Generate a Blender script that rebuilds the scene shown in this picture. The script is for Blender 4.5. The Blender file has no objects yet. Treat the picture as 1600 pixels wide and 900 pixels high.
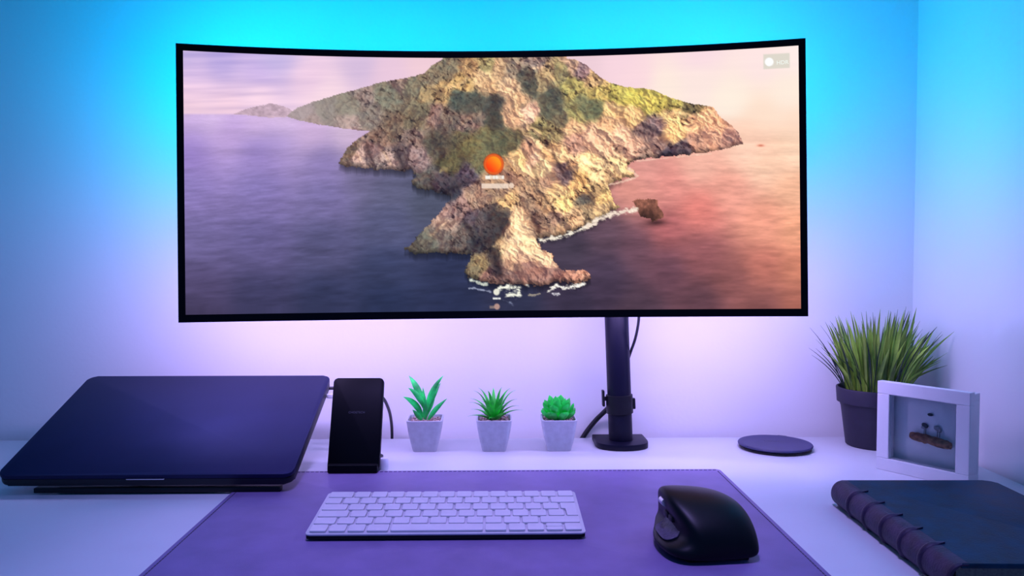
import bpy, bmesh, math, random
import numpy as np
from mathutils import Vector, Matrix
random.seed(7)
R = math.radians
S = bpy.context.scene
COL = S.collection
DESK = 0.7355                     # height of the desk top
MAT_TOP = DESK + 0.0022

# ---------------------------------------------------------------- camera
cam_data = bpy.data.cameras.new('camera')
cam_data.sensor_width = 36.0
cam_data.lens = 36.0*1250/1600
cam_data.clip_start = 0.01
cam = bpy.data.objects.new('camera', cam_data)
COL.objects.link(cam)
cam.location = (0, 0, 1.02)
cam.rotation_euler = (R(90-2.29), 0, R(-1.146))
S.camera = cam

# ---------------------------------------------------------------- world: the dim blue evening light of the room
world = bpy.data.worlds.new('room_ambience')
S.world = world
world.use_nodes = True
bg = world.node_tree.nodes['Background']
bg.inputs[0].default_value = (0.02, 0.27, 0.85, 1)
bg.inputs[1].default_value = 0.33

S.view_settings.view_transform = 'Standard'
S.view_settings.look = 'None'
S.view_settings.gamma = 1
S.view_settings.use_curve_mapping = False
S.view_settings.exposure = 0.0

CYAN = (0.0, 0.48, 1.0)
LILAC = (0.54, 0.40, 1.0)
# backlight strip behind the monitor: (local x, z, length, along, aim, colour, watts), placed on the monitor below
BACKLIGHT = [
    (0.00,  0.160, 0.74, 'x', (0, .42, .91), CYAN, 2.6),
    (-.375,  0.085, 0.15, 'z', (-.80, .36, .48), CYAN, 1.45),
    (0.375,  0.085, 0.15, 'z', (.80, .36, .48), CYAN, 1.15),
    (0.00, -0.160, 0.74, 'x', (0, .80, -.60), LILAC, 2.0),
    (-.375, -0.085, 0.15, 'z', (-.72, .40, -.66), LILAC, 0.8),
    (0.375, -0.085, 0.15, 'z', (.66, .40, -.72), LILAC, 0.75),
]
# violet fill spot added overhead to brighten the keyboard and front of the desk
sl = bpy.data.lights.new('added_fill_spot', 'SPOT')
sl.energy = 118; sl.color = (.42, .33, 1.0); sl.spot_size = R(42); sl.spot_blend = 1.0; sl.shadow_soft_size = .12
so = bpy.data.objects.new('added_fill_spot', sl); COL.objects.link(so)
so.location = (.02, .50, 2.45)
so.rotation_euler = (Vector((.02, .78, DESK))-Vector(so.location)).to_track_quat('-Z', 'Y').to_euler()

# ---------------------------------------------------------------- helpers
def put(o, parent=None):
    COL.objects.link(o)
    if parent is not None: o.parent = parent
    return o

def tag(o, label=None, cat=None, group=None, kind=None):
    if label: o['label'] = label
    if cat: o['category'] = cat
    if group: o['group'] = group
    if kind: o['kind'] = kind
    return o

def thing(name, label, cat, loc=(0, 0, 0), rot=(0, 0, 0), group=None):
    o = bpy.data.objects.new(name, None)
    o.empty_display_size = .02
    o.location = loc; o.rotation_euler = rot
    return tag(put(o), label, cat, group)

def mesh_of(bm, name, smooth=None):
    bmesh.ops.recalc_face_normals(bm, faces=bm.faces)
    me = bpy.data.meshes.new(name)
    bm.to_mesh(me); bm.free()
    if smooth is not None:
        me.polygons.foreach_set('use_smooth', [True]*len(me.polygons))
        me.set_sharp_from_angle(angle=R(smooth))
    return me

def obj(name, bm, mat, parent=None, smooth=35, loc=(0, 0, 0), rot=(0, 0, 0)):
    me = bm if isinstance(bm, bpy.types.Mesh) else mesh_of(bm, name, smooth)
    if not me.materials: me.materials.append(mat)
    o = bpy.data.objects.new(name, me)
    o.location = loc; o.rotation_euler = rot
    return put(o, parent)

def add_box(bm, x0, x1, y0, y1, z0, z1, bevel=0.0, seg=2):
    v = [bm.verts.new((x, y, z)) for x in (x0, x1) for y in (y0, y1) for z in (z0, z1)]
    q = [(0, 1, 3, 2), (4, 6, 7, 5), (0, 4, 5, 1), (2, 3, 7, 6), (0, 2, 6, 4), (1, 5, 7, 3)]
    fs = [bm.faces.new([v[i] for i in f]) for f in q]
    if bevel:
        es = list({e for f in fs for e in f.edges})
        bmesh.ops.bevel(bm, geom=es, offset=bevel, segments=seg, profile=.5, affect='EDGES')
    return bm

def box(*a, **k): return add_box(bmesh.new(), *a, **k)

def round_rect(w, d, r, n=5, cx=0, cy=0):
    pts = []
    for sx, sy, a0 in ((1, 1, 0), (-1, 1, 90), (-1, -1, 180), (1, -1, 270)):
        for k in range(n+1):
            a = R(a0+90*k/n)
            pts.append((cx+sx*(w/2-r)+r*math.cos(a), cy+sy*(d/2-r)+r*math.sin(a)))
    return pts

def add_prism(bm, pts, z0, z1, bevel=0.0, seg=2):
    lo = [bm.verts.new((x, y, z0)) for x, y in pts]; hi = [bm.verts.new((x, y, z1)) for x, y in pts]
    n = len(pts)
    fb = bm.faces.new(lo[::-1]); ft = bm.faces.new(hi)
    for i in range(n):
        bm.faces.new((lo[i], lo[(i+1) % n], hi[(i+1) % n], hi[i]))
    if bevel:
        bmesh.ops.bevel(bm, geom=list(ft.edges)+list(fb.edges), offset=bevel, segments=seg, profile=.5, affect='EDGES')
    return bm

def prism(pts, z0, z1, bevel=0.0, seg=2): return add_prism(bmesh.new(), pts, z0, z1, bevel, seg)

def add_loft(bm, rings, cap=True, closed=True):
    vs = [[bm.verts.new(p) for p in r] for r in rings]
    n = len(vs[0])
    for a, b in zip(vs, vs[1:]):
        for i in range(n if closed else n-1):
            bm.faces.new((a[i], a[(i+1) % n], b[(i+1) % n], b[i]))
    if cap:
        bm.faces.new(vs[0][::-1]); bm.faces.new(vs[-1])
    return bm

def add_lathe(bm, prof, n=40, cx=0, cy=0, cap=True):
    rings = [[(cx+r*math.cos(2*math.pi*k/n), cy+r*math.sin(2*math.pi*k/n), z) for k in range(n)] for r, z in prof]
    return add_loft(bm, rings, cap)

def smooth_path(pts, sub=6):
    P = [Vector(p) for p in pts]; out = []
    for i in range(len(P)-1):
        a = P[max(i-1, 0)]; b = P[i]; c = P[i+1]; d = P[min(i+2, len(P)-1)]
        for k in range(sub):
            t = k/sub
            out.append(.5*((2*b)+(c-a)*t+(2*a-5*b+4*c-d)*t*t+(3*b-a-3*c+d)*t**3))
    out.append(P[-1]); return out

def add_tube(bm, pts, r, n=8, sub=6, flat=1.0):
    P = smooth_path(pts, sub) if sub > 1 else [Vector(p) for p in pts]
    rings = []; up = Vector((0.13, 0.21, 0.97))
    for i, p in enumerate(P):
        t = (P[min(i+1, len(P)-1)]-P[max(i-1, 0)]).normalized()
        s = t.cross(up)
        if s.length < 1e-3: s = t.cross(Vector((1, 0, 0)))
        s.normalize(); u = s.cross(t).normalized(); up = u
        rings.append([p+s*r*math.cos(2*math.pi*k/n)+u*r*flat*math.sin(2*math.pi*k/n) for k in range(n)])
    return add_loft(bm, rings)

def tube(*a, **k): return add_tube(bmesh.new(), *a, **k)

def leaf_mesh(p0, p1, p2, width, thick, prof, face, n=9, cup=0.0):
    """a solid leaf along a bent midrib; prof(t) gives the half width, face the way its flat side looks"""
    p0, p1, p2, face = Vector(p0), Vector(p1), Vector(p2), Vector(face)
    bm = bmesh.new(); rings = []
    for i in range(n+1):
        t = i/n
        p = p0*(1-t)**2+p1*2*t*(1-t)+p2*t*t
        d = ((p1-p0)*(1-t)+(p2-p1)*t).normalized()
        s = d.cross(face)
        if s.length < 1e-4: s = d.cross(Vector((1, 0, 0)))
        s.normalize(); f = s.cross(d).normalized()
        w = max(prof(t)*width*.5, .00012); h = max(thick*.5*min(1, prof(t)*1.3), .0001)
        rings.append([p+s*w+f*cup*w, p+s*w*.5+f*h, p+f*h*1.15-f*cup*w*.3, p-s*w*.5+f*h, p-s*w+f*cup*w, p-s*w*.5-f*h, p-f*h*1.2-f*cup*w*.3, p+s*w*.5-f*h])
    add_loft(bm, rings)
    return mesh_of(bm, 'leaf', 50)

# ---------------------------------------------------------------- materials (all node based)
def lin(c):
    return tuple((x/12.92 if x <= .04045 else ((x+.055)/1.055)**2.4) for x in c)

def material(name, color, rough=.5, metal=0.0, vary=.06, scale=60, bump=0.0, bscale=300, spec=.5, coat=0.0, sheen=0.0, per_object=0.0, color2=None, rvary=0.0, dist=.001):
    m = bpy.data.materials.new(name); m.use_nodes = True
    nt = m.node_tree; N = nt.nodes; L = nt.links
    b = N['Principled BSDF']
    b.inputs['Roughness'].default_value = rough; b.inputs['Metallic'].default_value = metal
    b.inputs['Specular IOR Level'].default_value = spec
    b.inputs['Coat Weight'].default_value = coat; b.inputs['Coat Roughness'].default_value = .15
    b.inputs['Sheen Weight'].default_value = sheen
    tc = N.new('ShaderNodeTexCoord')
    no = N.new('ShaderNodeTexNoise'); no.inputs['Scale'].default_value = scale; no.inputs['Detail'].default_value = 5
    L.new(tc.outputs['Object'], no.inputs['Vector'])
    ramp = N.new('ShaderNodeValToRGB')
    c = Vector(color)
    lo = [max(0, x*(1-vary)) for x in c]; hi = [min(1, x*(1+vary)) for x in (color2 or c)]
    ramp.color_ramp.elements[0].position = .3; ramp.color_ramp.elements[1].position = .7
    ramp.color_ramp.elements[0].color = (*lo, 1); ramp.color_ramp.elements[1].color = (*hi, 1)
    L.new(no.outputs['Fac'], ramp.inputs['Fac'])
    last = ramp.outputs['Color']
    if per_object:
        oi = N.new('ShaderNodeObjectInfo'); hs = N.new('ShaderNodeHueSaturation')
        mr = N.new('ShaderNodeMapRange'); mr.inputs['To Min'].default_value = 1-per_object; mr.inputs['To Max'].default_value = 1+per_object
        L.new(oi.outputs['Random'], mr.inputs['Value']); L.new(mr.outputs['Result'], hs.inputs['Value']); L.new(last, hs.inputs['Color'])
        last = hs.outputs['Color']
    L.new(last, b.inputs['Base Color'])
    if rvary:
        mr = N.new('ShaderNodeMapRange'); mr.inputs['To Min'].default_value = rough-rvary; mr.inputs['To Max'].default_value = rough+rvary
        L.new(no.outputs['Fac'], mr.inputs['Value']); L.new(mr.outputs['Result'], b.inputs['Roughness'])
    if bump:
        n2 = N.new('ShaderNodeTexNoise'); n2.inputs['Scale'].default_value = bscale; n2.inputs['Detail'].default_value = 6
        L.new(tc.outputs['Object'], n2.inputs['Vector'])
        bp = N.new('ShaderNodeBump'); bp.inputs['Strength'].default_value = bump; bp.inputs['Distance'].default_value = dist
        L.new(n2.outputs['Fac'], bp.inputs['Height']); L.new(bp.outputs['Normal'], b.inputs['Normal'])
    return m

def glow(name, color, strength):
    m = bpy.data.materials.new(name); m.use_nodes = True
    b = m.node_tree.nodes['Principled BSDF']
    b.inputs['Base Color'].default_value = (.02, .02, .02, 1)
    b.inputs['Emission Color'].default_value = (*color, 1); b.inputs['Emission Strength'].default_value = strength
    return m

def with_ior(m, ior):
    m.node_tree.nodes['Principled BSDF'].inputs['IOR'].default_value = ior
    return m

M = dict(
    wall=material('white_wall_paint', (.80, .80, .82), .75, vary=.015, scale=3, bump=.18, bscale=160, spec=.25),
    panel=with_ior(material('white_gloss_panel', (.80, .80, .82), .08, vary=.01, scale=4, spec=.5), 2.0),
    floor=material('grey_laminate', (.22, .20, .19), .5, vary=.2, scale=8),
    desk=material('white_desk_laminate', (.64, .67, .70), .46, vary=.02, scale=14, spec=.5, bump=.02, bscale=400),
    leg=material('white_powder_coat', (.7, .7, .7), .45),
    mat=material('dark_felted_leather', (.20, .14, .33), .52, vary=.12, scale=22, bump=.25, bscale=900, spec=.45),
    stitch=material('dark_thread', (.05, .04, .08), .7),
    black=material('black_plastic', (.004, .004, .008), .45, vary=.1, bump=.05, bscale=900, spec=.3),
    bezel=material('black_bezel', (.001, .001, .003), .5, spec=.12),
    metal_black=material('black_powder_coat', (.003, .003, .014), .42, vary=.1, bump=.08, bscale=1200, spec=.22),
    lid=material('space_grey_aluminium', (.016, .018, .070), .55, metal=.6, vary=.06, scale=20, bump=.03, bscale=1800, spec=.3),
    lid_dark=material('dark_aluminium_edge', (.02, .022, .03), .45, metal=.6),
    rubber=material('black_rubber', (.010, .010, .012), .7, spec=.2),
    white_plastic=material('white_plastic', (.80, .80, .82), .4),
    cable=material('black_cable_jacket', (.012, .011, .018), .5),
    grey_cable=material('white_cable_jacket', (.7, .7, .72), .5),
    pot_grey=material('pale_grey_ceramic', (.52, .54, .60), .55, vary=.08, scale=120, bump=.12, bscale=700),
    pot_black=material('black_matt_plastic', (.012, .010, .028), .6, vary=.15, scale=80),
    gravel=material('mixed_gravel', (.30, .13, .11), .8, vary=.35, scale=220, color2=(.55, .42, .40)),
    soil=material('dark_soil', (.02, .015, .02), .9, vary=.4, scale=200),
    leaf_a=material('deep_green_leaf', (.006, .28, .05), .42, vary=.35, scale=45, color2=(.02, .72, .12), per_object=.2),
    leaf_b=material('fresh_green_leaf', (.012, .45, .03), .42, vary=.3, scale=60, color2=(.03, .68, .05), per_object=.2),
    leaf_c=material('bright_green_leaf', (.008, .62, .05), .42, vary=.2, scale=70, color2=(.02, .85, .09), per_object=.15),
    grass=material('grass_green', (.04, .15, .012), .5, vary=.4, scale=22, color2=(.30, .46, .06), per_object=.55),
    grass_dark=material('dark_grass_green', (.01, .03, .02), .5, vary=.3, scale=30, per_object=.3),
    frame=material('white_frame_lacquer', (.72, .72, .74), .38, vary=.02, scale=30),
    paper=material('white_card', (.82, .82, .84), .85, vary=.03),
    twig=material('brown_driftwood', (.32, .13, .06), .75, vary=.5, scale=160, bump=.5, bscale=300),
    stone_dark=material('dark_green_pebble', (.03, .06, .055), .5, vary=.3, scale=200),
    stone_light=material('grey_pebble', (.30, .32, .34), .5, vary=.2, scale=200),
    leather=material('dark_blue_green_leather', (.001, .030, .062), .55, vary=.45, scale=55, bump=.35, bscale=420, spec=.2, rvary=.08),
    spine=material('dark_violet_brown_leather', (.026, .014, .050), .5, vary=.4, scale=70, bump=.4, bscale=420, spec=.3),
    pages=material('shaded_page_edges', (.12, .12, .10), .8, vary=.3, scale=400),  # paper lying in shade; that shade is put into this dark base colour
    key=material('white_key_cap', (.66, .65, .68), .45, vary=.02),
    key_plate=material('silver_aluminium_plate', (.60, .60, .64), .42, metal=.15),
    mouse=material('black_soft_touch', (.002, .003, .005), .42, vary=.1, bump=.04, bscale=1500, spec=.2),
    mouse_grip=material('dark_grey_grip', (.05, .042, .09), .5, vary=.4, scale=300, bump=.5, bscale=500),
    pad=material('dark_violet_satin', (.030, .030, .105), .45, vary=.15, scale=30, spec=.35),
    steel=material('bright_steel', (.6, .6, .62), .22, metal=1.0),
    print=material('pale_grey_print', (.07, .07, .09), .5, vary=0),
    led_cyan=glow('cyan_diodes', (0, .55, 1), 3.0),
    led_lilac=glow('lilac_diodes', (.62, .45, 1), 3.0),
)

# ---------------------------------------------------------------- picture shown on the monitor


def value_noise(x, y, seed):
    xi = np.floor(x).astype(np.int64); yi = np.floor(y).astype(np.int64)
    fx = x - xi; fy = y - yi
    fx = fx*fx*(3-2*fx); fy = fy*fy*(3-2*fy)
    def h(a, b):
        n = (a*374761393 + b*668265263 + seed*974634777) & 0x7fffffff
        n = ((n ^ (n >> 13))*1274126177) & 0x7fffffff
        n = n ^ (n >> 16)
        return (n & 0xffff)/65535.0
    a = h(xi, yi); b = h(xi+1, yi); c = h(xi, yi+1); d = h(xi+1, yi+1)
    return (a*(1-fx)+b*fx)*(1-fy) + (c*(1-fx)+d*fx)*fy

def fbm(x, y, seed, octaves=4, gain=0.5):
    s = 0.0; a = 1.0; t = 0.0
    for k in range(octaves):
        s = s + a*value_noise(x*2**k, y*2**k, seed+17*k); t += a; a *= gain
    return s/t

def inside(px, py, poly):
    r = np.zeros(px.shape, bool); n = len(poly)
    for i in range(n):
        x0, y0 = poly[i]; x1, y1 = poly[(i+1) % n]
        if y0 == y1: continue
        c = ((y0 > py) != (y1 > py)) & (px < (x1-x0)*(py-y0)/(y1-y0)+x0)
        r ^= c
    return r

def blend(px, py, pts, power=3.0, soft=8.0):
    w = 0.0; col = 0.0
    for (x, y, r, g, b) in pts:
        d = 1.0/((px-x)**2 + (py-y)**2 + soft*soft)**(power/2)
        w = w + d; col = col + d[..., None]*np.array([r, g, b], float)
    return col/w[..., None]

SKY = [(290,90,196,178,226),(340,100,188,170,226),(420,95,192,178,226),(400,120,198,175,230),(300,120,224,196,236),(300,150,250,214,234),
 (400,150,250,216,232),(300,172,248,212,226),(480,130,240,206,230),(560,100,214,190,222),(600,112,236,202,222),(660,100,242,206,216),
 (500,150,250,220,230),(350,175,244,208,226),(920,98,238,206,216),(980,100,248,214,224),(1000,125,252,218,224),(1100,90,250,220,228),
 (1100,130,254,232,224),(1200,100,255,230,228),(1250,90,255,236,232),(1050,140,255,236,222),(1150,160,255,240,224),(1240,150,255,238,222),
 (1200,190,255,226,204),(1250,200,255,221,198),(1180,215,255,217,193)]
SEA = [(330,186,216,190,228),(430,191,220,192,228),(540,208,216,190,218),(290,184,216,188,226),(350,205,190,160,216),(290,190,196,168,220),(400,196,212,182,224),(480,205,206,176,216),(560,214,204,174,208),(290,218,172,146,210),(420,222,172,150,208),
 (290,238,142,120,192),(400,238,148,128,194),(500,258,142,126,182),(290,300,140,124,186),(400,300,134,120,180),(500,310,124,114,166),
 (600,300,96,96,126),(560,275,110,104,140),(660,320,82,86,108),(300,380,110,100,150),(400,380,100,92,140),(500,380,84,82,120),
 (600,350,88,90,126),(300,450,86,76,116),(300,488,66,58,88),(400,470,62,60,94),(500,470,52,56,88),(600,420,60,66,100),(600,470,44,52,84),
 (700,420,48,54,84),(700,480,42,48,78),(800,470,48,50,74),(900,470,58,50,70),(950,450,68,54,74),(900,390,72,62,78),(950,370,98,74,88),
 (950,420,74,60,80),(1000,480,80,60,74),(1000,390,110,76,90),(1050,360,180,102,104),(1050,420,106,70,84),(1100,470,96,64,74),
 (1100,400,150,90,94),(1100,330,230,132,122),(1150,440,140,86,86),(1200,480,130,80,80),(1200,420,200,120,106),(1200,350,240,160,136),
 (1150,300,240,164,146),(1050,290,234,150,140),(1000,300,224,150,136),(1020,270,226,156,146),(1100,260,245,184,164),(1200,260,252,205,176),
 (1250,240,255,215,186),(1250,300,252,190,156),(1250,360,240,166,132),(1250,420,216,136,110),(1250,478,166,100,86),(1180,240,255,210,186)]
LAND = [(470,178,160,146,146),(500,175,138,132,122),(540,165,132,128,110),(480,192,160,140,135),(540,198,165,146,135),(570,190,128,122,108),
 (560,150,138,124,112),(600,150,118,120,98),(640,140,122,120,94),(620,130,140,122,104),(660,172,112,110,84),(700,108,120,114,88),(670,125,126,118,92),
 (735,108,172,142,96),(754,122,222,186,134),(765,138,206,170,122),(720,132,188,158,100),(690,145,176,148,98),(665,152,150,132,92),(717,158,82,100,82),(740,165,80,92,76),
 (700,190,118,106,88),(675,180,142,116,100),(640,195,116,108,82),(610,205,120,106,84),(585,215,122,104,86),(556,246,176,152,136),(540,236,110,98,80),(590,250,156,138,124),(575,240,120,100,92),
 (603,256,168,146,132),(625,250,104,92,86),(645,250,140,122,114),(640,215,124,108,94),(680,230,94,92,72),(720,215,100,96,66),(700,258,98,96,60),(730,230,112,108,66),
 (660,285,98,98,84),(685,285,84,80,82),(700,300,62,66,70),(725,275,90,82,88),(745,250,110,112,72),(720,200,118,104,90),(745,190,136,116,100),(770,165,72,82,72),(772,190,78,88,70),(762,210,110,112,72),(785,228,92,98,64),(800,225,100,98,66),
 (760,105,160,150,100),(780,110,180,152,112),(800,112,140,128,104),(800,180,196,158,118),(815,160,176,146,108),(800,140,214,178,134),(825,128,92,94,76),(835,138,86,92,72),(850,135,150,134,96),
 (865,152,82,90,70),(865,175,88,94,70),(880,190,110,106,78),(830,178,216,172,140),(850,200,150,140,90),(870,208,146,134,90),(845,98,140,124,108),(880,115,150,142,96),(862,115,170,148,104),(900,102,178,148,118),(918,112,150,126,120),(935,128,190,160,110),
 (900,140,166,158,92),(940,148,184,164,92),(920,168,116,122,78),(938,168,104,114,72),(905,180,150,146,88),(975,150,180,170,86),(1000,150,190,182,86),(1020,165,196,182,90),(1040,160,184,172,84),
 (1090,172,112,102,66),(1060,166,166,156,82),(1060,182,228,188,124),(1100,192,240,186,134),(1130,200,230,170,126),(1000,185,218,178,118),(960,175,214,174,116),(1012,205,140,118,104),(1030,200,132,112,104),(1060,212,236,186,122),
 (960,195,208,166,120),(900,200,206,168,122),(930,215,226,178,138),(950,225,224,176,134),(905,225,188,146,118),(1000,225,212,166,132),(975,215,226,180,140),(1040,236,136,112,98),(1020,240,160,132,110),(1100,230,192,146,116),
 (1050,243,72,66,70),(1075,238,96,84,82),(1150,222,172,132,112),(1120,215,214,160,124),(800,260,204,164,112),(815,250,226,186,124),(795,275,150,118,92),(835,250,236,190,150),(850,265,240,204,146),(825,240,200,156,120),
 (865,240,212,166,112),(880,250,232,188,132),(920,258,244,204,140),(895,265,190,148,104),(882,262,126,102,90),(888,275,112,96,90),(910,280,216,172,108),(905,290,222,176,112),(940,270,242,202,142),(970,270,232,192,134),(920,300,236,192,122),
 (935,302,160,134,92),(925,325,160,138,100),(920,312,96,96,80),(945,310,226,186,118),(870,300,222,182,124),(885,320,236,196,124),(860,285,168,134,104),(840,300,170,140,104),(855,320,206,168,116),(840,335,140,116,92),(825,315,156,130,100),
 (780,300,168,140,108),(790,315,216,180,120),(770,290,170,140,104),(750,305,150,122,98),(735,312,172,146,118),(720,320,150,124,110),(700,335,152,126,112),(695,350,166,142,120),(690,370,112,104,90),(660,385,104,106,88),(640,392,92,96,78),(735,340,90,82,82),(750,350,112,102,92),
 (725,365,104,98,86),(765,360,74,78,72),(780,345,104,96,72),(740,380,84,84,76),(900,342,214,174,126),(945,328,212,180,126),(870,345,150,124,100),(880,355,176,146,108),(855,358,150,124,96),(810,338,232,190,140),(808,355,238,198,146),(800,370,236,200,154),(798,392,226,186,142),
 (828,385,232,192,140),(795,368,110,84,70),(820,402,146,112,94),(770,395,104,96,72),(785,380,150,130,92),(750,412,140,126,86),(738,425,118,110,80),(772,425,84,72,64),(765,400,92,84,68),(803,415,178,144,112),(830,430,150,116,96),(800,430,130,106,92),
 (862,408,228,182,142),(850,395,214,170,130),(858,430,162,126,106),(895,426,192,144,116),(910,430,204,152,120),(875,434,150,110,92),(790,438,120,98,86),(760,436,160,124,104)]
L_MAIN = [(520,257),(532,238),(545,224),(560,214),(573,206),(560,206),(535,204),(510,200),(489,197),(465,192),(440,185),(457,171),(489,160),(520,150.6),(551,143),(570,138),
 (582,133.5),(600,130),(623,125.6),(645,122),(660.6,117),(672,106),(689,95),(700,60),(885,60),(891,95),(905,96),(923,104.6),(932,112),(942,120.6),(955,130),(968,135),(993,140),(1012,141),(1031,144.5),
 (1057,155.6),(1089,165),(1108,168),(1124,171.6),(1128,178),(1136.6,187.5),(1145,194),(1152.5,200),(1160,208),(1165,216),(1170,228),(1150,234),(1130,238.5),(1098,243),(1057,246),(1025,250),(1003,253),(990,258),(985,264),(1000,270),(999,276),
 (987,281),(960,287),(956,291),(960,300),(964,317),(975,327),(954,335),(922,352),(890,365),(850,373),(842,372),(846,388),(858,394),(867,402),(873,414),(880,420),(919,423),(926,432),(924,438),(909,442),(890,441),
 (874,440),(845,445),(809,443),(771,443),(745,437),(726,432),(724,424),(729,408),(737,397),(715,397),(697,395),(658,397),(640,396),(622,391),(640,380),(650,366),(661,355),(676,340),(687,326),(700,312),(711,300),(704,309),(682,303),(660,297),(640,291),(637,284),(645,274),(639,268),(614,268),(582,266),(550,264),(535,262)]
FAR = [(360,181.5),(372,176),(385,172),(398,168.5),(408,168),(416,164),(424,166),(436,169),(447,174),(452,180),(444,185),(420,187),(390,184)]
ISLET = [(995,316),(1003,312),(1013,313),(1022,311),(1034,315),(1038,325),(1046,341),(1036,345),(1026,347),(1016,341),(1008,339),(1002,328)]

STROKES = [([(853,224),(867,241),(887,278)],3.5,.55),([(819,236),(832,258),(843,283)],3.5,.6),([(833,219),(867,239),(907,251),(960,262)],3,1.7),([(797,251),(833,288)],3,1.6),
 ([(845,239),(863,273)],4,1.6),([(806,150),(812,170),(819,192),(845,212)],4,1.55),([(823,197),(855,204),(882,209)],3,.72),([(832,339),(845,362)],4,.6),([(767,387),(772,405),(780,428)],5,.55),
 ([(822,300),(855,318),(887,336)],3,1.5),([(770,335),(790,350),(772,375),(745,380)],9,.62),([(808,340),(790,368),(770,385)],2.5,1.5),([(808,340),(822,362),(838,378)],3,1.5),([(790,370),(800,366)],4,.5),([(845,300),(862,322),(875,345)],2.5,.62),
 ([(895,262),(912,280),(930,312)],3,.7),([(700,140),(720,134),(745,112)],3,1.35),([(1010,195),(1040,212)],3,.6),([(1000,206),(1030,215)],2.5,.65),([(955,215),(975,240)],2.5,.75),([(985,190),(1000,215)],2.5,.78),
 ([(905,225),(930,240)],3,.72),([(1045,175),(1085,182),(1120,192)],2.5,1.4),([(870,105),(895,120),(900,140)],2,.7),([(830,112),(850,108),(862,102)],2,1.4),([(955,165),(985,175),(1000,182)],2.5,1.4),([(960,150),(985,165)],2,.7),
 ([(690,300),(720,290),(745,285)],3,.6),([(640,285),(670,275),(700,262)],2.5,1.15),([(690,355),(710,345),(715,320)],3,.72),([(668,368),(690,350)],2.5,1.25),([(720,345),(735,365),(740,392)],4,.62),([(565,225),(572,245),(580,262)],2.5,.6),([(545,240),(556,250)],3,1.25),
 ([(590,235),(605,258)],2.5,1.25),([(612,235),(625,262)],4,.68),([(675,215),(690,240),(680,262)],4,.75),([(770,150),(775,175),(770,205)],7,.75),([(740,170),(755,190)],3,1.12),([(715,200),(735,185),(752,178)],3,1.2)]

PATCHES = [([(752,324),(772,318),(800,330),(792,350),(770,382),(745,396),(722,392),(730,362),(742,345)], .45, (62,62,60)),
 ([(809,331),(822,350),(838,368),(846,390),(866,404),(874,416),(850,412),(836,408),(806,412),(790,402),(776,388),(790,362)], .5, (250,212,160)),
 ([(766,384),(776,390),(784,410),(782,430),(768,424),(762,402)], .5, (56,50,46)),
 ([(806,404),(820,412),(870,420),(880,436),(820,440),(802,424)], .65, (110,82,72)),
 ([(560,232),(568,226),(578,262),(566,262)], .6, (70,60,54)),([(608,226),(640,232),(634,262),(612,264)], .6, (76,68,62)),([(640,276),(700,268),(742,276),(720,296),(700,306),(664,296)], .6, (64,60,58)),
 ([(700,150),(752,146),(780,150),(776,206),(742,196),(720,176)], .62, (72,76,62)),([(664,196),(706,196),(700,250),(672,252)], .75, (70,66,56)),
 ([(880,258),(900,262),(906,282),(890,284)], .6, (84,72,68)),([(916,302),(934,300),(938,322),(920,326)], .7, (92,80,62)),([(832,330),(850,340),(846,366),(838,362)], .55, (96,74,60)),
 ([(1008,194),(1040,206),(1044,216),(1004,214)], .65, (92,76,72)),([(822,296),(850,300),(862,330),(846,326)], .75, (110,84,66))]

def near(px, py, path):
    d = np.full(px.shape, 1e9)
    for (x0, y0), (x1, y1) in zip(path, path[1:]):
        t = np.clip(((px-x0)*(x1-x0)+(py-y0)*(y1-y0))/((x1-x0)**2+(y1-y0)**2), 0, 1)
        d = np.minimum(d, np.hypot(px-x0-t*(x1-x0), py-y0-t*(y1-y0)))
    return d

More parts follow.
